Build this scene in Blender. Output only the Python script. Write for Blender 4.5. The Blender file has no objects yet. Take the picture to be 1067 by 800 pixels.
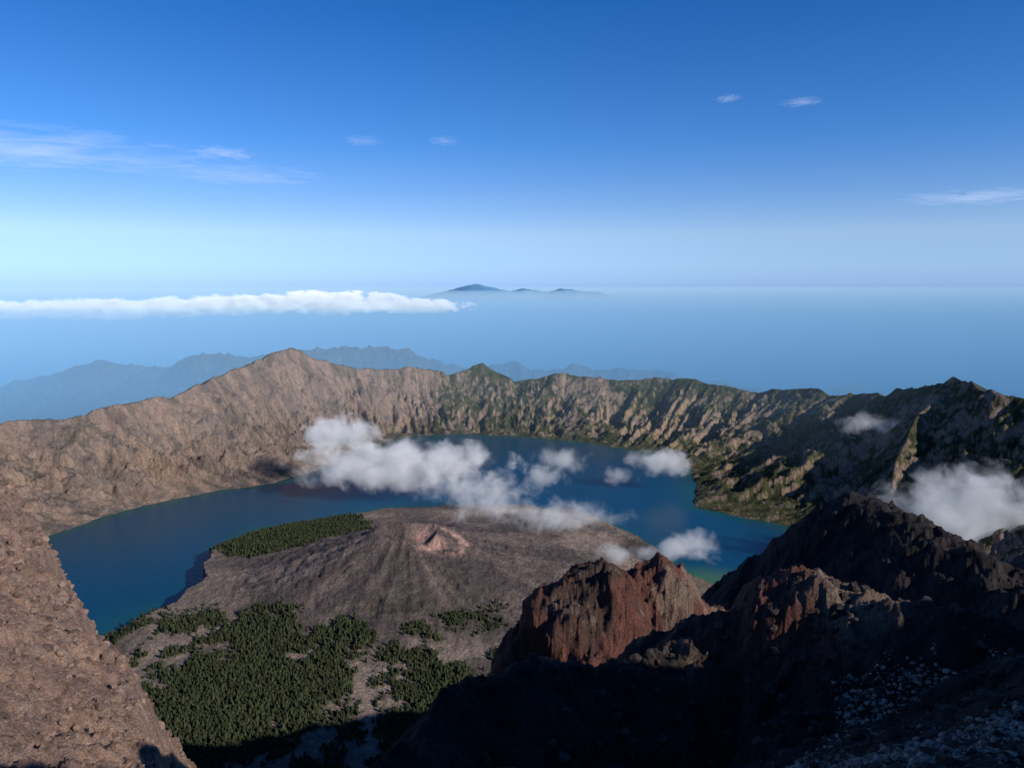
import bpy, math, numpy as np, time
T0=time.time()
rng=np.random.default_rng(7)
scene=bpy.context.scene
scene.view_settings.view_transform='Standard'
scene.view_settings.look='None'
scene.view_settings.exposure=0
# unit = 100 m, lake level z=0, sea level z=-20
TAB=rng.random((512,512)).astype(np.float32)
def vn(x,y,seed=0):
    x=x+seed*17.31; y=y+seed*9.77
    xi=np.floor(x); yi=np.floor(y)
    fx=(x-xi); fy=(y-yi)
    fx=fx*fx*fx*(fx*(fx*6-15)+10); fy=fy*fy*fy*(fy*(fy*6-15)+10)
    i=xi.astype(np.int64)&511; j=yi.astype(np.int64)&511
    i1=(i+1)&511; j1=(j+1)&511
    a=TAB[i,j]; b=TAB[i1,j]; c=TAB[i,j1]; d=TAB[i1,j1]
    return (a+(b-a)*fx)*(1-fy)+(c+(d-c)*fx)*fy
def fbm(x,y,o=5,seed=0,g=.5):
    s=0;a=1;t=0
    for k in range(o):
        ca,sa=math.cos(.6*k),math.sin(.6*k)
        s=s+a*vn((x*ca-y*sa),(x*sa+y*ca),seed+k*3.7); t+=a; a*=g; x=x*2.03; y=y*2.03
    return s/t*2-1
def ridged(x,y,o=5,seed=0,g=.5):
    s=0;a=1;t=0
    for k in range(o):
        ca,sa=math.cos(.6*k),math.sin(.6*k)
        n=vn((x*ca-y*sa),(x*sa+y*ca),seed+k*3.7)
        s=s+a*(1-np.abs(2*n-1)); t+=a; a*=g; x=x*2.03; y=y*2.03
    return s/t
def ribs(u,v,o=4,seed=0):
    s=0;a=1;t=0
    for k in range(o):
        n=vn(u,v,seed+k*5.1); s=s+a*(1-np.abs(2*n-1)); t+=a; a*=.55; u=u*2.1; v=v*1.7
    return s/t
def ss(x,a,b):
    t=np.clip((x-a)/(b-a),0,1); return t*t*(3-2*t)
def poly(x,y,pts,closed=False):
    P=[tuple(p) for p in pts]
    if closed: P=P+[P[0]]
    best=np.full(x.shape,1e9); z=np.zeros(x.shape); side=np.ones(x.shape)
    for a,b in zip(P[:-1],P[1:]):
        dx,dy=b[0]-a[0],b[1]-a[1]; L=dx*dx+dy*dy+1e-12
        t=np.clip(((x-a[0])*dx+(y-a[1])*dy)/L,0,1)
        ex=x-a[0]-t*dx; ey=y-a[1]-t*dy
        d=ex*ex+ey*ey
        m=d<best
        best=np.where(m,d,best)
        if len(a)>2: z=np.where(m,a[2]+t*(b[2]-a[2]),z)
        side=np.where(m,np.sign(dx*ey-dy*ex),side)
    return np.sqrt(best),z,side
def inside(x,y,pts):
    r=np.zeros(x.shape,bool); n=len(pts)
    for i in range(n):
        x1,y1=pts[i][:2]; x2,y2=pts[(i+1)%n][:2]
        if y1==y2: continue
        c=((y1>y)!=(y2>y))&(x<(x2-x1)*(y-y1)/(y2-y1)+x1)
        r^=c
    return r
LAKE=[(-32.1,52.7),(-31.2,55.5),(-29.1,59.4),(-25.8,63.4),(-21.1,66.6),(-18.4,71.3),(-15.7,80.8),(-12.6,87.8),(-6.1,89.6),(1.8,87.8),(9.2,83.9),(14.6,78.9),(17,72),(15.5,64),(14.5,59),(17,56.6),(19.5,54.9),(21.5,51),(20,46),(12.5,41.5),(10.4,45),(9.6,47.8),(8.3,51.2),(5.5,56.1),(2,58.6),(-4.1,59.9),(-10,58.6),(-14.3,54.9),(-18.4,53.3),(-19.3,48.2),(-18.4,44.5),(-17,42),(-18,40.3),(-17.5,38.4),(-18.6,36.7),(-24,34),(-31,38),(-35,46)]
RIM=[(-10,-4,15.5),(-20,8,12),(-36,20,9),(-45,38,7.5),(-44.5,52,7),(-41.6,62,6.5),(-36.9,64,5.9),(-34.5,68,6.9),(-31,74,7.1),(-29.4,80,8.6),(-25.3,88,10.3),(-21.1,92,7.9),(-16,96,6.8),(-12.1,98,7.3),(-7.8,98,5.8),(-3.6,100,7.1),(.8,99,5.5),(8.1,97,6.3),(12.8,96,5.3),(18.6,95,6.3),(23.8,92,5.7),(29.4,88,5.3),(32.5,82,6.1),(35,74,6.7),(34.4,66,8.6),(34.2,60,9.9),(34.4,56,10.1),(35.2,52,9.4),(37,44,9.2),(39,34,9.5),(32,18,11),(18,8,13.5),(8,0,15.5)]
SPUR=[(34.2,59,9.8),(31.5,57.5,8.2),(28.2,55,5.4),(26,52,2.7),(24.5,50,.6)]
SHADOW_RIDGE=[(5.8,8.,14.1),(8,11,13.3),(10,14,12.5),(12,18,10.1),(12.2,23,8.7)]  # unseen ridge, added to lengthen the shadow over the forest floor
def shadow_ridge(x,y):
    d,z,_=poly(x+.5*fbm(x*.6,y*.6,4,160),y+.5*fbm(x*.6,y*.6,4,165),SHADOW_RIDGE)
    return z-.85*d+.5*(ridged(x*1.1,y*1.1,6,170,.55)-.62)
def far(x,y):
    wx=x+1.0*fbm(x*.16,y*.16,4,3); wy=y+1.0*fbm(x*.16,y*.16,4,9)
    lx=x+.55*fbm(x*.35,y*.35,5,13); ly=y+.55*fbm(x*.35,y*.35,5,19)
    dl,_,_=poly(lx,ly,LAKE,True); inl=inside(lx,ly,LAKE)
    dr,cz,_=poly(wx,wy,RIM,True); inr=inside(wx,wy,RIM)
    th=np.arctan2(x,y-62)
    cz=cz+.55*fbm(th*14,cz*0,3,31)+.16*fbm(th*60,cz*0,3,33)
    t=dl/(dl+dr+1e-6)
    rr=np.hypot(x,y-62)
    tw=th+.16*fbm(th*3.1,rr*.01,3,37)+.02*fbm(x*.2,y*.2,3,5)
    rb=ribs(tw*8+.45*fbm(x*.16,y*.16,4,5),rr*.05,5,40)
    rb2=ribs(tw*24+.6*fbm(x*.4,y*.4,4,6),rr*.10,4,47)
    rb3=ribs(tw*60+.6*fbm(x*.5,y*.5,4,8),rr*.16,3,51)
    env=np.clip(4*t*(1-t),0,1)**.8
    am=.65+.9*vn(th*4,rr*.05,39)
    am2=.5+1.3*vn(th*7,rr*.08,43)
    wall=cz*(.36*t+.64*t**2.6)
    wall=wall+env*(2.7*am*(rb-.62)+1.6*am2*(rb2-.6)+.6*(rb3-.6))
    wall=wall+np.clip(t*3,0,1)*(1-.75*ss(t,.8,1))*(.85*(ridged(x*.45,y*.45,6,60,.57)-.6)+.35*fbm(x*1.6,y*1.6,5,66,.6))
    ds,sz,_=poly(wx,wy,SPUR)
    wall=np.maximum(wall,sz-.75*ds+.7*(rb2-.6)+.5*(ridged(x*.6,y*.6,5,68)-.6))
    w=ss(dr,19,30)*(1-ss(x,8,12)*ss(y,56,60))
    w=np.maximum(w,ss(x,-24,-20)*(1-ss(x,9,14))*(1-ss(y,36,42))*ss(y,2,9))
    fl=np.minimum(dl*.11,.75)+.22*(ridged(x*.35,y*.35,5,71)-.35)*np.clip(dl,0,1)+.07*fbm(x*1.8,y*1.8,4,75)*np.clip(dl,0,1)
    hin=np.maximum(wall,0.03)*(1-w)+np.maximum(fl,.03)*w
    cx,cy=-6.0,42.
    dx,dy=x-cx,y-cy; d=np.hypot(dx,dy); a=np.arctan2(dy,dx)
    g=ribs(a*4.2+.25*fbm(x*.5,y*.5,3,80),d*.10,4,81)
    dw=d+.35*fbm(x*.7,y*.7,4,84)
    R=1.35+.3*np.sin(a*2+1)+.15*np.sin(a*3)
    cone=3.6-(dw-R)*.42+.0163*np.clip(dw-R,0,12)**2
    cone=np.where(dw<R,3.6-.7*(1-(dw/R)**2),cone)
    cone=cone-.45*np.exp(-((a+.5)/.5)**2)*np.exp(-((d-R-.2)/1.6)**2)+.25*np.exp(-((a-1.9)/1.)**2)*np.exp(-((d-R)/1.)**2)
    cone=cone+(.22*(g-.6)+.15*fbm(x*2.5,y*2.5,5,85,.6))*ss(d,.4,3)*(1-.6*ss(d,7,12))
    d5=np.hypot((x+4.0)*.85,(y-41.8)*1.1+.3*fbm(x,y,3,89)); c5=2.75-np.abs(d5-1.05)*.6+.35*fbm(x*2,y*2,4,86)
    d2=np.hypot((x-.6)*.8,y-41.5); c2=1.75-.32*d2+.35*(ridged(x*.9,y*.9,5,87)-.5)
    d3=np.hypot((x+1.5)*.8,(y-45.)); c3=2.4-.40*d3+.2*fbm(x,y,4,88)
    d4=np.hypot((x-2)*.8,(y-51)); c4=1.25-.13*d4+.45*(ridged(x*.45,y*.45,6,90,.6)-.5)
    land=np.maximum.reduce([hin,cone,c2,c3,c5,np.where(dl>.4,c4,-9),shadow_ridge(x,y)])
    hl=np.where(inl,-.05-.2*dl,land)
    do=dr
    out=-21.+(cz+21)*np.exp(-do/48.)+np.clip(do*.3,0,3.2)*(ribs(th*8,rr*.02,5,95)-.62)*1.4+1.2*fbm(x*.05,y*.05,5,99)*ss(do,5,40)
    def mt(mx,my,sx,sy,hh):
        return hh*np.exp(-((x-mx)/sx)**2-((y-my)/sy)**2)
    rg=ridged(x*.06,y*.06,6,101)
    M=mt(-85,225,40,22,11.5)+mt(-48,240,34,20,10)+mt(-130,230,36,25,9)+mt(26,250,30,16,9)+mt(-15,246,34,18,6.5)+mt(62,255,22,14,5)+mt(-62,165,18,14,4)
    out=out+M*(.75+.5*rg)
    h=np.where(inr,hl,out)
    aux=dict(t=t,inl=inl,inr=inr,dl=dl,w=w,dc=d,ac=a,rb=rb,rb2=rb2,dr=dr,R=R,d5=d5)
    return h,aux
R0=[(0,0,17.182),(.35,.5,16.83),(.7,1,16.52),(1.0,1.4,16.40),(1.39,2,16.26)]
R1=[(1.75,1.95,16.35),(1.39,2,16.29),(1.22,2.2,16.25),(1.10,2.3,16.19),(1.05,2.4,16.21),(.96,2.5,16.22),(.80,2.6,16.12),(.725,2.6,16.04),(.68,2.6,16.0),(.53,2.6,15.93),(.21,2.4,15.93),(-.04,2.2,16.03),(-.22,2.,16.03),(-.32,1.8,16.03),(-.41,1.5,16.1),(-.4,1,16.3)]
F4=[(1.10,2.36,16.20),(.98,2.48,16.27),(.82,2.6,16.19),(.74,2.62,16.05)]
F3=[(.02,4.8,14.5),(.07,5,14.75),(.17,5,14.99),(.42,5.1,15.17),(.62,5.2,15.29),(.82,5.25,15.15),(1.07,5.3,15.29),(1.28,5.4,15.12),(1.46,5.4,14.85),(1.58,5.0,14.6)]
F3b=[(.62,5.2,15.1),(.5,4.4,14.8),(.6,3.6,14.8),(.7,2.9,15.3)]
F2=[(2.2,15.5,9.6),(3.56,13,11.96),(4.12,12,13.),(4.64,11.5,13.88),(5.0,11.2,14.15),(5.22,11,14.16),(5.33,10,14.12),(5.4,9,14.12),(5.5,8,14.05),(5.7,6,14.6),(5.2,4.5,15.2),(3.2,2.4,16.3)]
RC=[(8,0,15.5),(3.,-1.5,17.9),(1.7,-.9,17.9),(2.2,0,17.85),(2.4,.6,17.65),(2.6,1.2,17.12),(3.2,2.4,16.35)]  # ridge out of view, placed and raised to cast shadow on the near ground
F1=[(-9,13,13.4),(-6.8,10,14.83),(-5.8,9,14.56),(-4.93,8,14.2),(-4.1,7,14.1),(-3.45,6.3,14.1),(-2.9,5.6,14.0),(-2.45,5,14.0),(-2.2,4.6,14.05),(-1.85,3,14.6),(-1.25,1.6,15.6),(-.65,.6,16.4),(-.3,-.6,16.9)]
def near(x,y):
    r=np.hypot(x,y)
    base=.5+16.3*np.exp(-r/4.8)+ .3*(ridged(x*.3,y*.3,4,110)-.5)*ss(r,3,9)
    sc=np.clip(r/2.2,0.0,1)
    nA=ridged(x*1.6,y*1.6,7,120,.55)-.62
    nR=ridged(x*4,y*4,6,125,.6)-.6
    nB=fbm(x*5,y*5,6,130,.6)
    nC=fbm(x*1.1,y*1.1,6,140)
    wx=x+.12*fbm(x*2,y*2,4,150)*sc; wy=y+.12*fbm(x*2,y*2,4,155)*sc
    cand=[base+.25*nA]
    def rd(P,sl,n,rnd=.02,back=None):
        d,z,s=poly(wx,wy,P)
        k=sl if back is None else np.where(s<0,back,sl)
        return z-k*(np.sqrt(d*d+rnd*rnd)-rnd)+n
    cand.append(rd(R0,.75,(.05*nB+.07*nR)*sc))
    cand.append(rd(R1,.5,(.05*nB+.11*nR)*sc,back=1.6))
    cand.append(rd(F4,.8,(.05*nB+.14*nR),.05))
    f3=rd(F3,1.0,.09*nB+.17*nR+.08*nA,.30)-1.2*np.clip(.02-wx,0,9)
    cand.append(np.maximum(f3,rd(F3b,1.2,.07*nB+.14*nR,.1)))
    cand.append(rd(F2,.82,.10*nB+.20*nA+.08*nR,.3))
    cand.append(rd(RC,1.1,.1*nB+.2*nA))
    d,z,s=poly(x+.14*nC*sc,y+.14*nC*sc,F1)
    l=np.where(s<0, z+np.minimum(.62*d,2.6+0*d), z-2.6*d)
    l=np.where((s<0)&(l>17.0),17.0,l)
    l=np.where(x>0,z-2.6*d,l)
    cand.append(l+(.09*nB+.17*nA+.13*nR)*sc)
    cand.append(np.where(r>4,shadow_ridge(x,y),-50))
    C=np.array(cand)
    return C.max(0),C.argmax(0)
def grid_mesh(name,X,Y,Z,col,wrap=True,smooth=True):
    nr,nc=X.shape
    co=np.stack([X,Y,Z],-1).reshape(-1,3).astype(np.float32)
    i=np.arange(nr-1)[:,None]*nc; j=np.arange(nc if wrap else nc-1)[None,:]
    j2=(j+1)%nc
    q=np.stack([i+j,i+j2,i+nc+j2,i+nc+j],-1).reshape(-1,4)[:, ::-1]
    me=bpy.data.meshes.new(name)
    me.vertices.add(len(co)); me.vertices.foreach_set('co',co.ravel())
    me.loops.add(q.size); me.loops.foreach_set('vertex_index',q.ravel().astype(np.int32))
    me.polygons.add(len(q)); me.polygons.foreach_set('loop_start',(np.arange(len(q))*4).astype(np.int32))
    me.polygons.foreach_set('use_smooth',np.full(len(q),smooth))
    me.update(calc_edges=True)
    if col is not None:
        at=me.color_attributes.new('col','FLOAT_COLOR','POINT')
        c=np.ones((len(co),4),np.float32); c[:,:3]=col.reshape(-1,3)
        at.data.foreach_set('color',c.ravel())
    ob=bpy.data.objects.new(name,me); scene.collection.objects.link(ob)
    return ob
def tri_mesh(name,co,tris,col=None,smooth=False):
    me=bpy.data.meshes.new(name)
    me.vertices.add(len(co)); me.vertices.foreach_set('co',co.astype(np.float32).ravel())
    me.loops.add(tris.size); me.loops.foreach_set('vertex_index',tris.ravel().astype(np.int32))
    me.polygons.add(len(tris)); me.polygons.foreach_set('loop_start',(np.arange(len(tris))*3).astype(np.int32))
    me.polygons.foreach_set('use_smooth',np.full(len(tris),smooth))
    me.update(calc_edges=True)
    if col is not None:
        at=me.color_attributes.new('col','FLOAT_COLOR','POINT')
        c=np.ones((len(co),4),np.float32); c[:,:3]=col
        at.data.foreach_set('color',c.ravel())
    ob=bpy.data.objects.new(name,me); scene.collection.objects.link(ob)
    return ob
def terrain_mat(name,s1,s2,bd,b2=None,var=.35):
    m=bpy.data.materials.new(name); m.use_nodes=True; nt=m.node_tree; N=nt.nodes; L=nt.links
    bs=N['Principled BSDF']; bs.inputs['Roughness'].default_value=.95
    bs.inputs['Specular IOR Level'].default_value=.15
    at=N.new('ShaderNodeAttribute'); at.attribute_name='col'
    tc=N.new('ShaderNodeTexCoord')
    n1=N.new('ShaderNodeTexNoise'); n1.inputs['Scale'].default_value=s1; n1.inputs['Detail'].default_value=8; n1.inputs['Roughness'].default_value=.65
    n2=N.new('ShaderNodeTexNoise'); n2.inputs['Scale'].default_value=s2; n2.inputs['Detail'].default_value=6; n2.inputs['Roughness'].default_value=.7
    L.new(tc.outputs['Object'],n1.inputs['Vector']); L.new(tc.outputs['Object'],n2.inputs['Vector'])
    mr=N.new('ShaderNodeMapRange'); mr.inputs['From Min'].default_value=.3; mr.inputs['From Max'].default_value=.7
    mr.inputs['To Min'].default_value=1-var; mr.inputs['To Max'].default_value=1+var
    L.new(n2.outputs['Fac'],mr.inputs['Value'])
    vm=N.new('ShaderNodeVectorMath'); vm.operation='SCALE'
    L.new(at.outputs['Color'],vm.inputs[0]); L.new(mr.outputs['Result'],vm.inputs['Scale'])
    L.new(vm.outputs['Vector'],bs.inputs['Base Color'])
    ad=N.new('ShaderNodeMath'); ad.operation='MULTIPLY_ADD'; ad.inputs[1].default_value=.5
    L.new(n2.outputs['Fac'],ad.inputs[0]); L.new(n1.outputs['Fac'],ad.inputs[2])
    bp=N.new('ShaderNodeBump'); bp.inputs['Distance'].default_value=bd; bp.inputs['Strength'].default_value=1
    L.new(ad.outputs[0],bp.inputs['Height']); L.new(bp.outputs['Normal'],bs.inputs['Normal'])
    return m
MF=terrain_mat('caldera_rock',1.8,7,.45,var=.42)
MN=terrain_mat('summit_rock',14,70,.07,var=.5)
dense=np.radians(np.linspace(-40,40,1150)); rest=np.radians(np.linspace(40,320,220)[1:-1])
TH=np.concatenate([dense,rest])
def polar(rs):
    r,t=np.meshgrid(rs,TH,indexing='ij'); return r*np.sin(t),r*np.cos(t),r
def mix(a,b,f): return a*(1-f[...,None])+b*f[...,None]
C=lambda *v:np.array(v,float)
# ----- far terrain
rs=np.concatenate([np.arange(18,50,.16),np.arange(50,106,.13),np.arange(106,340,1.2)])
X,Y,R=polar(rs)
hf,aux=far(X,Y)
hn,zn=near(X,Y)
k=1-ss(R,19,25)
Z=np.where(R<26,np.maximum(hf*(1-k)+hn*k,np.where(aux['inr'],hf,-99)),hf)
gr=np.gradient(Z,rs,axis=0); dth=np.gradient(TH); 
gt=np.gradient(Z,axis=1)/dth[None,:]/R
slope=np.hypot(gr,gt)
nz=fbm(X*.25,Y*.25,5,200); nf=fbm(X*1.4,Y*1.4,5,205); nff=fbm(X*4,Y*4,4,207)
th=np.arctan2(X,Y-62)
strk=fbm(th*40,np.hypot(X,Y-62)*.25,5,210)
tan=C(.30,.215,.165); grey=C(.155,.128,.118); ochre=C(.44,.30,.18); green=C(.075,.078,.033); dkgreen=C(.024,.032,.015)
col=mix(np.broadcast_to(tan,X.shape+(3,)),grey,ss(strk+.5*nf,-.2,.3))
col=mix(col,ochre,ss(nf+strk+.4*(slope-.8),.2,.65)*.65*ss(slope,.45,1.0)*(.35+.65*ss(X,-22,-4)))
vegamt=ss(X,-26,2)*.88+.08
veg=ss(.6*nz+.7*nf+.8*nff-.28*slope+vegamt*.74,.04,.32)*np.clip(vegamt+.25*ss(nz,-.1,.5),0,1)
col=mix(col,green,veg)
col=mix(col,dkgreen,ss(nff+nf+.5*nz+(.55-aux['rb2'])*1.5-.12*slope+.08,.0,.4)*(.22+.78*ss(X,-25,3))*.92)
w=aux['w']*aux['inr']
lava=mix(np.broadcast_to(C(.165,.130,.110),X.shape+(3,)),C(.31,.24,.19),ss(nz+.5*nf,-.2,.4))
lava=mix(lava,C(.065,.056,.052),ss(fbm(X*.22,Y*.22,5,220)+.15*nf,.08,.32)*ss(X,-6,0)*.8)
col=mix(col,lava,w)
dc=aux['dc']; a=aux['ac']
cs=fbm(a*9,dc*.2,5,230)
cc=mix(np.broadcast_to(C(.105,.085,.078),X.shape+(3,)),C(.195,.150,.130),ss(cs+.5*nf,-.4,.5))
col=mix(col,cc,(1-ss(dc+1.5*nz,8.5,12))*w)
cr=.6*np.exp(-((a+.35)/.9)**2)*np.exp(-((dc-1.5)/.6)**2)+np.exp(-((aux['d5']-1.0)/.42)**2)*.8
col=mix(col,C(.52,.32,.26),np.clip(cr*1.6*(.65+1.6*nf),0,.95)*w)
def forest_mask(x,y):
    n=fbm(x*.28,y*.28,4,240)+.6*fbm(x*1.1,y*1.1,3,245)
    p1=(1-ss(np.hypot((x+14.5)/5.4,(y-49.3)/4.8)+.25*n,.7,1.05))
    p2=ss(-x,-.5,3)*(1-ss(y,33.5,38.))*(1-ss(-x,19,22))*ss(y,12,14)
    return np.clip(p1*1.3+p2*ss(n+.055*(32.5-y),-.14,.25),0,1)
fm=forest_mask(X,Y)
col=mix(col,C(.055,.058,.032),fm*.85*w)
o=~aux['inr']; col[o]=mix(np.broadcast_to(C(.05,.06,.045),X.shape+(3,)),C(.09,.085,.07),ss(nf,-.3,.3))[o]
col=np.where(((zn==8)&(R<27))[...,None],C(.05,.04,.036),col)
col=col*(1+.35*nff)[...,None]
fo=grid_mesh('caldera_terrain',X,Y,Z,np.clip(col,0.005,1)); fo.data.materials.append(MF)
seamZ=Z[0].copy()
# forest
n=240000
tx=rng.uniform(-22,2,n); ty=rng.uniform(14,55,n)
dens=forest_mask(tx,ty)*np.clip(.75+1.0*fbm(tx*2.2,ty*2.2,3,250),.1,1)
keep=rng.random(n)<dens
hx,ax=far(tx,ty)
keep&=(hx>.05)&(~ax['inl'])&(ax['dc']>7.2)&(np.hypot(tx,ty)>18.2)
tx=tx[keep];ty=ty[keep];hx=hx[keep]
rr_=np.hypot(tx,ty); kk=1-ss(rr_,19,25); hnn,_=near(tx,ty); hx=np.maximum(hx*(1-kk)+hnn*kk,hx)
nt_=len(tx); S=6
s=rng.uniform(.05,.15,nt_)*(.85+.4*rng.random(nt_)**3); ht=s*rng.uniform(1.2,2.0,nt_)
ang=np.arange(S)/S*2*np.pi
V=np.zeros((nt_,2*S+2,3))
for q in range(S):
    j1=rng.uniform(.7,1.2,nt_); j2=rng.uniform(.6,1.2,nt_)
    V[:,q,0]=tx+s*.5*j1*np.cos(ang[q]); V[:,q,1]=ty+s*.5*j1*np.sin(ang[q]); V[:,q,2]=hx+ht*.15*j2
    V[:,S+q,0]=tx+s*.36*j2*np.cos(ang[q]+.5); V[:,S+q,1]=ty+s*.36*j2*np.sin(ang[q]+.5); V[:,S+q,2]=hx+ht*(.5+.15*j1)
V[:,2*S]=np.stack([tx,ty,hx+ht],-1); V[:,2*S+1]=np.stack([tx,ty,hx-.05],-1)
tr=[]
for q in range(S):
    q2=(q+1)%S
    tr+=[(2*S+1,q2,q),(q,q2,S+q),(q2,S+q2,S+q),(S+q,S+q2,2*S)]
tr=np.array(tr); tris=(np.arange(nt_)[:,None,None]*(2*S+2)+tr[None]).reshape(-1,3)
tc_=(C(.024,.034,.017)[None]*(rng.uniform(.5,1.6,nt_)[:,None])+C(.012,.006,0)[None]*rng.random(nt_)[:,None])
tcol=np.repeat(tc_,2*S+2,axis=0)
fo2=tri_mesh('pine_forest',V.reshape(-1,3),tris,tcol); fo2.data.materials.append(terrain_mat('foliage',8,30,.03))
# ----- near terrain
rn=np.exp(np.arange(math.log(.04),math.log(18),.0055)); rn=np.append(rn,18.0)
X,Y,R=polar(rn)
Z,zone=near(X,Y)
f=ss(R,16.5,18); Z=Z*(1-f)+seamZ[None,:]*f
nA=fbm(X*2.2,Y*2.2,6,300); nB=fbm(X*9,Y*9,5,305,.6); nC=fbm(X*.7,Y*.7,4,310); nD=fbm(X*30,Y*30,3,312)
def z2(c1,c2,f): return mix(np.broadcast_to(C(*c1),X.shape+(3,)),C(*c2),f)
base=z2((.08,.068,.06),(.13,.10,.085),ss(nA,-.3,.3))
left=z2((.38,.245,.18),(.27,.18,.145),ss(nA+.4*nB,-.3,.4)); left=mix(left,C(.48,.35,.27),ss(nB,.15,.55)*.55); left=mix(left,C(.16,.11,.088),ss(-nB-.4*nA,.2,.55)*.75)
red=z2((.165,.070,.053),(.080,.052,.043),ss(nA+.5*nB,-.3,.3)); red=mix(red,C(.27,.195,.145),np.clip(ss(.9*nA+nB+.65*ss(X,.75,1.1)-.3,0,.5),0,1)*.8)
dark=z2((.030,.025,.023),(.055,.044,.040),ss(nB,-.3,.3))  # brown rock with deep foreground shadow worked into its colour
dark2=z2((.027,.023,.022),(.048,.038,.035),ss(nB+nA,-.3,.3))  # ridge rock, colour lowered to deepen its weak self-shadow
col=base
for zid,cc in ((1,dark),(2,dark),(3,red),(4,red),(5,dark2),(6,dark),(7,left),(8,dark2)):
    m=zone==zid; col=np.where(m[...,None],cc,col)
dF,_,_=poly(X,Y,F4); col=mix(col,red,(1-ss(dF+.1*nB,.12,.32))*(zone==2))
col=col*(1+.35*nD)[...,None]
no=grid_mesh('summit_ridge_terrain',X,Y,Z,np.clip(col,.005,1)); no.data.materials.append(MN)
import bmesh
def ico(sub):
    bm=bmesh.new(); bmesh.ops.create_icosphere(bm,subdivisions=sub,radius=1)
    v=np.array([q.co[:] for q in bm.verts]); t=np.array([[q.index for q in f.verts] for f in bm.faces]); bm.free(); return v,t
def rocks(name,px,py,size,c0,sub=2):
    bv,bt=ico(sub)
    h,_=near(px,py); n=len(px)
    vs=[];cs=[]
    variants=[]
    for k in range(12):
        rr=np.random.default_rng(k+50); v=bv.copy()
        for _ in range(7):
            d=rr.normal(size=3); d/=np.linalg.norm(d); c=rr.uniform(.35,.8); p=v@d; v=v-np.clip(p-c,0,None)[:,None]*d[None]
        v*=rr.uniform(.7,1.2,3)[None]; variants.append(v)
    for i in range(n):
        a=rng.uniform(0,6.28); ca,sa=math.cos(a),math.sin(a)
        v=variants[i%12]*size[i]
        v=np.stack([v[:,0]*ca-v[:,1]*sa,v[:,0]*sa+v[:,1]*ca,v[:,2]*.8],-1)+np.array([px[i],py[i],h[i]+size[i]*.1])
        vs.append(v); cs.append(np.repeat((np.array(c0)*rng.uniform(.5,1.3))[None],len(bv),0))
    tris=(np.arange(n)[:,None,None]*len(bv)+bt[None]).reshape(-1,3)
    ob=tri_mesh(name,np.concatenate(vs),tris,np.concatenate(cs)); ob.data.materials.append(MN)
n=3500
px=rng.uniform(.1,1.7,n); py=rng.uniform(.7,2.6,n); m=(px/py<.8); px=px[m];py=py[m]
rocks('scattered_rocks',px,py,.003+.014*rng.random(len(px))**5*1.6,(.10,.08,.072))
n=26000
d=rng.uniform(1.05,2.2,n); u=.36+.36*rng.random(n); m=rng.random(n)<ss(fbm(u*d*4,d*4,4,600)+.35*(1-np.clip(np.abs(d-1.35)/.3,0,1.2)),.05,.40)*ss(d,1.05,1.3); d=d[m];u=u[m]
rocks('sun_toned_rubble',u*d,d,.0016+.009*rng.random(len(d))**4,(.58,.46,.37),1)  # pale tone puts missing sunlight into the colour of these shaded stones
n=9000
d=rng.uniform(3,10,n); u=rng.uniform(-.72,-.38,n)
rocks('slope_boulders',u*d,d,(.005+.05*rng.random(n)**7)*d/6,(.33,.225,.175))
rocks('red_boulder',np.array([-.01,.06,-.07,.03]),np.array([1.88,1.9,1.9,1.84]),np.array([.075,.05,.04,.03]),(.36,.10,.08))
# ----- lake
gx=np.arange(-40,32,.35); gy=np.arange(30,96,.35)
X,Y=np.meshgrid(gx,gy,indexing='ij')
LP=[(-37,46),(-35.5,56),(-31,65),(-25,72),(-20,82),(-15,92),(0,93),(10,89),(18,84),(22,75),(23,60),(25,50),(22,40),(10,36),(-22,30),(-34,34)]
dl,_,_=poly(X,Y,LAKE,True)
deep=mix(np.broadcast_to(C(.003,.065,.070),X.shape+(3,)),C(.000,.050,.100),ss(dl,.1,1.8))
deep=mix(deep,C(.07,.15,.045),(1-ss(np.hypot(X-11.8,Y-43.5),.6,3.5))*.7)
deep=mix(deep,C(.012,.095,.065),(1-ss(np.hypot(X+18.5,Y-37.5),.6,5))*.5)
me_ok=inside(X,Y,LP)
nr,nc=X.shape
i=np.arange(nr-1)[:,None]*nc; j=np.arange(nc-1)[None,:]
q=np.stack([i+j,i+nc+j,i+nc+j+1,i+j+1],-1).reshape(-1,4)
q=q[me_ok.ravel()[q].all(1)]
used=np.unique(q); remap=np.zeros(nr*nc,int); remap[used]=np.arange(len(used)); q=remap[q]
me=bpy.data.meshes.new('lake_water'); co=np.stack([X,Y,0*X],-1).reshape(-1,3)[used].astype(np.float32)
me.vertices.add(len(co)); me.vertices.foreach_set('co',co.ravel()); me.loops.add(q.size); me.loops.foreach_set('vertex_index',q.ravel().astype(np.int32))
me.polygons.add(len(q)); me.polygons.foreach_set('loop_start',(np.arange(len(q))*4).astype(np.int32)); me.update(calc_edges=True)
at=me.color_attributes.new('col','FLOAT_COLOR','POINT'); c=np.ones((len(co),4),np.float32); c[:,:3]=deep.reshape(-1,3)[used]; at.data.foreach_set('color',c.ravel())
lk=bpy.data.objects.new('lake_water',me); scene.collection.objects.link(lk)
m=bpy.data.materials.new('lake_water'); m.use_nodes=True; nt=m.node_tree; bs=nt.nodes['Principled BSDF']
at=nt.nodes.new('ShaderNodeAttribute'); at.attribute_name='col'; nt.links.new(at.outputs['Color'],bs.inputs['Base Color'])
bs.inputs['Roughness'].default_value=.15; bs.inputs['IOR'].default_value=1.33; bs.inputs['Specular IOR Level'].default_value=.2
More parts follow.
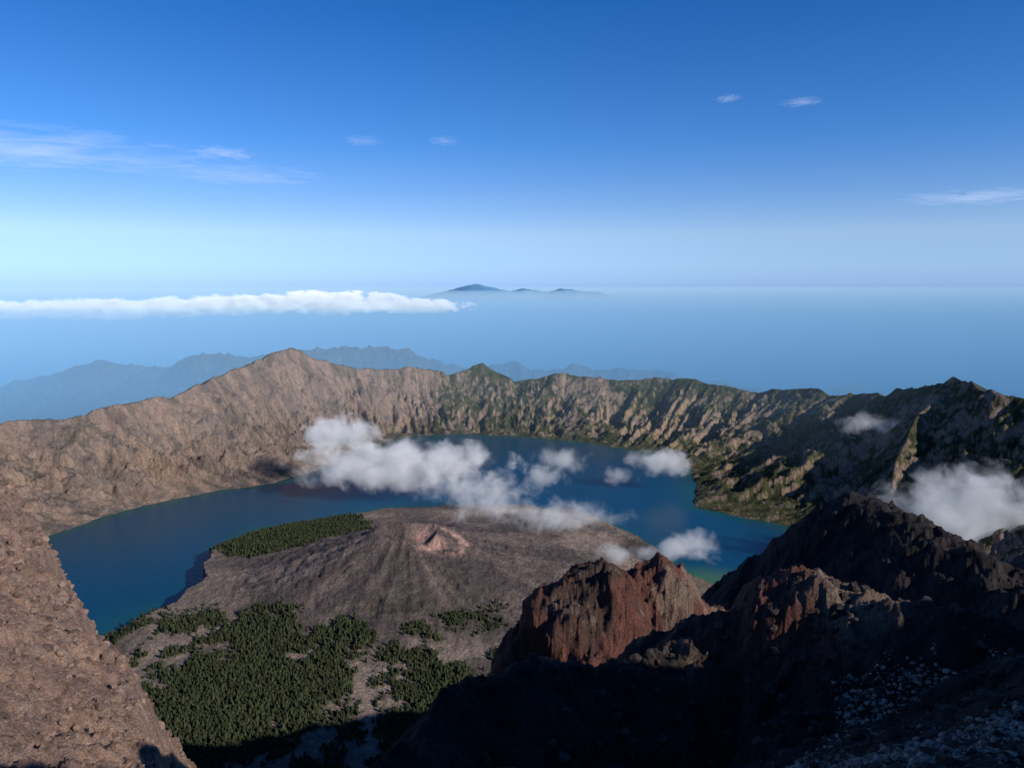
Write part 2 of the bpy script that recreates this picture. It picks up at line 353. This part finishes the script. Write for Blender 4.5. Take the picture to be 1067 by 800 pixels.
nz_=nt.nodes.new('ShaderNodeTexNoise'); nz_.inputs['Scale'].default_value=6; nz_.inputs['Detail'].default_value=4
tcn=nt.nodes.new('ShaderNodeTexCoord'); nt.links.new(tcn.outputs['Object'],nz_.inputs['Vector'])
bp=nt.nodes.new('ShaderNodeBump'); bp.inputs['Distance'].default_value=.02; nt.links.new(nz_.outputs['Fac'],bp.inputs['Height']); nt.links.new(bp.outputs['Normal'],bs.inputs['Normal'])
me.materials.append(m)
def plane(name,x0,x1,y0,y1,z):
    me=bpy.data.meshes.new(name); me.from_pydata([(x0,y0,z),(x1,y0,z),(x1,y1,z),(x0,y1,z)],[],[(0,1,2,3)]); ob=bpy.data.objects.new(name,me); scene.collection.objects.link(ob); return ob
sea=plane('sea',-16000,16000,-3000,24000,-20)
m=bpy.data.materials.new('sea'); m.use_nodes=True; bs=m.node_tree.nodes['Principled BSDF']; bs.inputs['Base Color'].default_value=(.010,.050,.11,1); bs.inputs['Roughness'].default_value=.5
sea.data.materials.append(m)
# ----- haze layers
def box(name,x0,x1,y0,y1,z0,z1):
    v=[(x,y,z) for x in (x0,x1) for y in (y0,y1) for z in (z0,z1)]
    f=[(0,1,3,2),(4,6,7,5),(0,4,5,1),(2,3,7,6),(0,2,6,4),(1,5,7,3)]
    me=bpy.data.meshes.new(name); me.from_pydata(v,[],f); ob=bpy.data.objects.new(name,me); scene.collection.objects.link(ob); return ob
def haze(name,dim,alb,den,g,em):
    hz=box(name,*dim)
    m=bpy.data.materials.new('haze'); m.use_nodes=True; nt=m.node_tree; nt.nodes.remove(nt.nodes['Principled BSDF'])
    out=nt.nodes['Material Output']
    vs=nt.nodes.new('ShaderNodeVolumeScatter'); vs.inputs['Color'].default_value=alb; vs.inputs['Density'].default_value=den; vs.inputs['Anisotropy'].default_value=g
    va=nt.nodes.new('ShaderNodeVolumeAbsorption'); va.inputs['Color'].default_value=alb; va.inputs['Density'].default_value=den
    ad=nt.nodes.new('ShaderNodeAddShader'); nt.links.new(vs.outputs[0],ad.inputs[0]); nt.links.new(va.outputs[0],ad.inputs[1])
    e=nt.nodes.new('ShaderNodeEmission'); e.inputs['Color'].default_value=em; e.inputs['Strength'].default_value=den  # emission stands in for multiply scattered light in the haze
    a2=nt.nodes.new('ShaderNodeAddShader'); nt.links.new(ad.outputs[0],a2.inputs[0]); nt.links.new(e.outputs[0],a2.inputs[1])
    nt.links.new(a2.outputs[0],out.inputs['Volume'])
    hz.data.materials.append(m)
haze('haze_layer',(-5000,5000,101,9000,-20.5,3.9),(.23,.49,.89,1),.0064,-.30,(.020,.10,.14,1))
haze('haze_layer',(-5000,5000,55,9000,4.0,13),(.45,.67,.87,1),.0019,-.28,(.13,.205,.25,1))
# ----- distant volcano
def far_mtn(name,cx,cy,rad,peaks):
    g=np.linspace(-1,1,220); U,V_=np.meshgrid(g,g,indexing='ij'); X=cx+U*rad; Y=cy+V_*rad*.5
    Z=np.full(X.shape,-21.)
    for (x,y,h,w,p) in peaks:
        d=np.hypot(X-x,Y-y)/w; Z=np.maximum(Z,-21+(h+21)*np.exp(-d**p))
    Z=Z+5*(fbm(X*.035,Y*.035,5,400))*ss(X,-25,10)*(Z>-20)+1.2*fbm(X*.09,Y*.09,4,410)
    ob=grid_mesh(name,X,Y,Z,None,wrap=False); 
    mm=bpy.data.materials.new(name); mm.use_nodes=True; b=mm.node_tree.nodes['Principled BSDF']; b.inputs['Base Color'].default_value=(.12,.28,.46,1); b.inputs['Roughness'].default_value=1; b.inputs['Specular IOR Level'].default_value=0  # blue base colour stands in for haze in front of the mountain
    ob.data.materials.append(mm)
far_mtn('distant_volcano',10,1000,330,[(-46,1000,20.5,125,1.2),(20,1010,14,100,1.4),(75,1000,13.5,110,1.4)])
# ----- volume clouds
def cloud_mat(name,dens,thr,sc,soft=.2,fall=-.42,stretch=(1,1,1),em=.12,rough=.62,step=1.):
    m=bpy.data.materials.new(name); m.use_nodes=True; nt=m.node_tree; N=nt.nodes; L=nt.links; N.remove(N['Principled BSDF']); out=N['Material Output']
    tc=N.new('ShaderNodeTexCoord'); ln=N.new('ShaderNodeVectorMath'); ln.operation='LENGTH'; L.new(tc.outputs['Object'],ln.inputs[0])
    ge=N.new('ShaderNodeNewGeometry'); mp=N.new('ShaderNodeMapping'); mp.inputs['Scale'].default_value=stretch; L.new(ge.outputs['Position'],mp.inputs['Vector'])
    nz=N.new('ShaderNodeTexNoise'); nz.inputs['Scale'].default_value=sc; nz.inputs['Detail'].default_value=6; nz.inputs['Roughness'].default_value=rough
    nz.inputs['Distortion'].default_value=.4
    L.new(mp.outputs[0],nz.inputs['Vector'])
    a=N.new('ShaderNodeMath'); a.operation='MULTIPLY_ADD'; a.inputs[1].default_value=fall; L.new(ln.outputs['Value'],a.inputs[0]); L.new(nz.outputs['Fac'],a.inputs[2])
    mr=N.new('ShaderNodeMapRange'); mr.inputs['From Min'].default_value=thr; mr.inputs['From Max'].default_value=thr+soft; mr.inputs['To Min'].default_value=0; mr.inputs['To Max'].default_value=dens
    L.new(a.outputs[0],mr.inputs['Value'])
    v=N.new('ShaderNodeVolumePrincipled'); v.inputs['Color'].default_value=(.97,.97,.99,1); v.inputs['Anisotropy'].default_value=-.25
    v.inputs['Emission Color'].default_value=(.82,.9,1,1)
    e=N.new('ShaderNodeMath'); e.operation='MULTIPLY'; e.inputs[1].default_value=em; L.new(mr.outputs[0],e.inputs[0]); L.new(e.outputs[0],v.inputs['Emission Strength'])  # added glow replaces light scattered repeatedly inside the cloud
    L.new(mr.outputs[0],v.inputs['Density']); L.new(v.outputs[0],out.inputs['Volume'])
    m.cycles.volume_step_rate=step
    return m
CM=cloud_mat('cloud_dense',1.4,.19,.5,.36,em=.15); CW=cloud_mat('cloud_wispy',.6,.24,.75,.30,em=.15,rough=.7)
CB=cloud_mat('cloud_bank',.40,.22,.10,.20,-.34,(1,.6,1.7),.42,.68,.35)
def cloud(x,y,z,sx,sy,sz,m,nm='cloud'):
    bm=bmesh.new(); bmesh.ops.create_icosphere(bm,subdivisions=3,radius=1); me=bpy.data.meshes.new(nm); bm.to_mesh(me); bm.free()
    ob=bpy.data.objects.new(nm,me); ob.location=(x,y,z); ob.scale=(sx,sy,sz); scene.collection.objects.link(ob); me.materials.append(m)
cloud(-9.0,61,2.9,10.5,4.5,2.5,CM); cloud(-14.6,64,4.8,4,3,2.2,CM); cloud(-2.5,57,2.0,7,3.2,1.7,CW)
cloud(12.8,64.4,2.5,3.4,2.4,1.5,CM); cloud(4,65,2.5,3.6,2.6,1.5,CW); cloud(2.5,61,2.,3,2,1.2,CW); cloud(8.5,61,2.,2.2,1.8,1.1,CW)
cloud(10.3,45,1.6,3.2,1.8,1.3,CM); cloud(27,44,4,6.5,3.5,3.4,CM); cloud(28,60,6.5,4,2,1.2,CW); cloud(3.0,50,2.1,6,3.4,1.3,CW); cloud(6.4,44.5,1.3,2.4,1.6,.9,CW)
cloud(-1.5,47,3.6,3.5,2.2,1.5,CW,'steam_plume')
for (x,y,z,sx,sy,sz) in [(-120,510,6.5,60,22,9),(-190,515,5,70,22,7.5),(-270,520,2.5,80,22,8.5),(-345,520,1.5,70,22,7),(-70,510,4.5,50,20,5.5)]:
    cloud(x,y,z,sx,sy,sz,CB,'cloud_bank')
# ----- high cirrus
def cirrus(x,y,z,sx,sy,seed,dn):
    ob=plane('cirrus_cloud',-1,1,-1,1,0); ob.location=(x,y,z); ob.scale=(sx,sy,1)
    m=bpy.data.materials.new('cirrus'); m.use_nodes=True; nt=m.node_tree; N=nt.nodes; L=nt.links; N.remove(N['Principled BSDF']); out=N['Material Output']
    tc=N.new('ShaderNodeTexCoord'); ln=N.new('ShaderNodeVectorMath'); ln.operation='LENGTH'; L.new(tc.outputs['Object'],ln.inputs[0])
    mp=N.new('ShaderNodeMapping'); mp.inputs['Scale'].default_value=(1.6,2.2,1); mp.inputs['Location'].default_value=(seed,seed*2,0); mp.inputs['Rotation'].default_value=(0,0,.4); L.new(tc.outputs['Object'],mp.inputs['Vector'])
    nz=N.new('ShaderNodeTexNoise'); nz.inputs['Scale'].default_value=1.5; nz.inputs['Detail'].default_value=9; nz.inputs['Roughness'].default_value=.62; nz.inputs['Distortion'].default_value=.6; L.new(mp.outputs[0],nz.inputs['Vector'])
    a=N.new('ShaderNodeMath'); a.operation='MULTIPLY_ADD'; a.inputs[1].default_value=-.4; L.new(ln.outputs['Value'],a.inputs[0]); L.new(nz.outputs['Fac'],a.inputs[2])
    mr=N.new('ShaderNodeMapRange'); mr.inputs['From Min'].default_value=.12; mr.inputs['From Max'].default_value=.6; mr.inputs['To Max'].default_value=dn; L.new(a.outputs[0],mr.inputs['Value'])
    tl=N.new('ShaderNodeBsdfTranslucent'); df=N.new('ShaderNodeBsdfDiffuse'); tl.inputs[0].default_value=(1,1,1,1); df.inputs[0].default_value=(1,1,1,1)
    ad=N.new('ShaderNodeAddShader'); L.new(tl.outputs[0],ad.inputs[0]); L.new(df.outputs[0],ad.inputs[1])
    tr=N.new('ShaderNodeBsdfTransparent'); mx=N.new('ShaderNodeMixShader'); L.new(mr.outputs[0],mx.inputs[0]); L.new(tr.outputs[0],mx.inputs[1]); L.new(ad.outputs[0],mx.inputs[2]); L.new(mx.outputs[0],out.inputs['Surface'])
    ob.data.materials.append(m)
cirrus(-225,370,80,80,75,1.,.34); cirrus(-130,360,77,14,22,2.,.35); cirrus(-150,430,77,50,50,5.,.22)
cirrus(82,305,88,5,8,3.,.28); cirrus(112,310,88,8,9,4.,.28); cirrus(330,560,80,55,60,6.,.35); cirrus(-62,330,77,9,14,8.,.18);cirrus(-28,330,77,7,12,9.,.18)
# ----- light
saz=(.82,-.57); el=math.radians(27)
v=np.array([saz[0]*math.cos(el),saz[1]*math.cos(el),math.sin(el)]); v/=np.linalg.norm(v)
from mathutils import Vector
sd=bpy.data.lights.new('sun','SUN'); sd.energy=5.0; sd.angle=math.radians(.5); sd.color=(1,.93,.84)
so=bpy.data.objects.new('sun',sd); so.rotation_euler=Vector(v).to_track_quat('Z','Y').to_euler(); scene.collection.objects.link(so)
w=bpy.data.worlds.new('World'); scene.world=w; w.use_nodes=True; nt=w.node_tree; bg=nt.nodes['Background']
sk=nt.nodes.new('ShaderNodeTexSky'); sk.sky_type='NISHITA'; sk.sun_disc=False; sk.sun_elevation=el; sk.sun_rotation=math.atan2(saz[0],saz[1]); sk.altitude=3700; sk.air_density=1.; sk.dust_density=.3; sk.ozone_density=3
tc=nt.nodes.new('ShaderNodeTexCoord'); sx=nt.nodes.new('ShaderNodeSeparateXYZ'); nt.links.new(tc.outputs['Generated'],sx.inputs[0])
mr=nt.nodes.new('ShaderNodeMapRange'); mr.inputs['From Min'].default_value=0; mr.inputs['From Max'].default_value=.5; nt.links.new(sx.outputs['Z'],mr.inputs['Value'])
cr=nt.nodes.new('ShaderNodeValToRGB'); nt.links.new(mr.outputs[0],cr.inputs[0]); e=cr.color_ramp.elements
e[0].position=0; e[0].color=(.40,.57,1.10,1); e[1].position=1; e[1].color=(.3,.7,1.15,1)
for p,c in ((.05,(.64,.76,1.06)),(.13,(.94,.94,1.04)),(.35,(.42,.82,1.20)),(.66,(.17,.68,1.2))):
    q=e.new(p); q.color=(*c,1)
mxn=nt.nodes.new('ShaderNodeMix'); mxn.data_type='RGBA'; mxn.blend_type='MULTIPLY'; mxn.inputs[0].default_value=1
nt.links.new(sk.outputs[0],mxn.inputs[6]); nt.links.new(cr.outputs[0],mxn.inputs[7]); nt.links.new(mxn.outputs[2],bg.inputs[0]); bg.inputs[1].default_value=.12
cd=bpy.data.cameras.new('camera'); cd.sensor_width=36; cd.lens=36*805/1067; cd.clip_start=.01; cd.clip_end=60000
co=bpy.data.objects.new('camera',cd); co.location=(0,0,17.2); co.rotation_euler=(math.radians(90-7.18),0,0); scene.collection.objects.link(co); scene.camera=co
print('done',time.time()-T0)
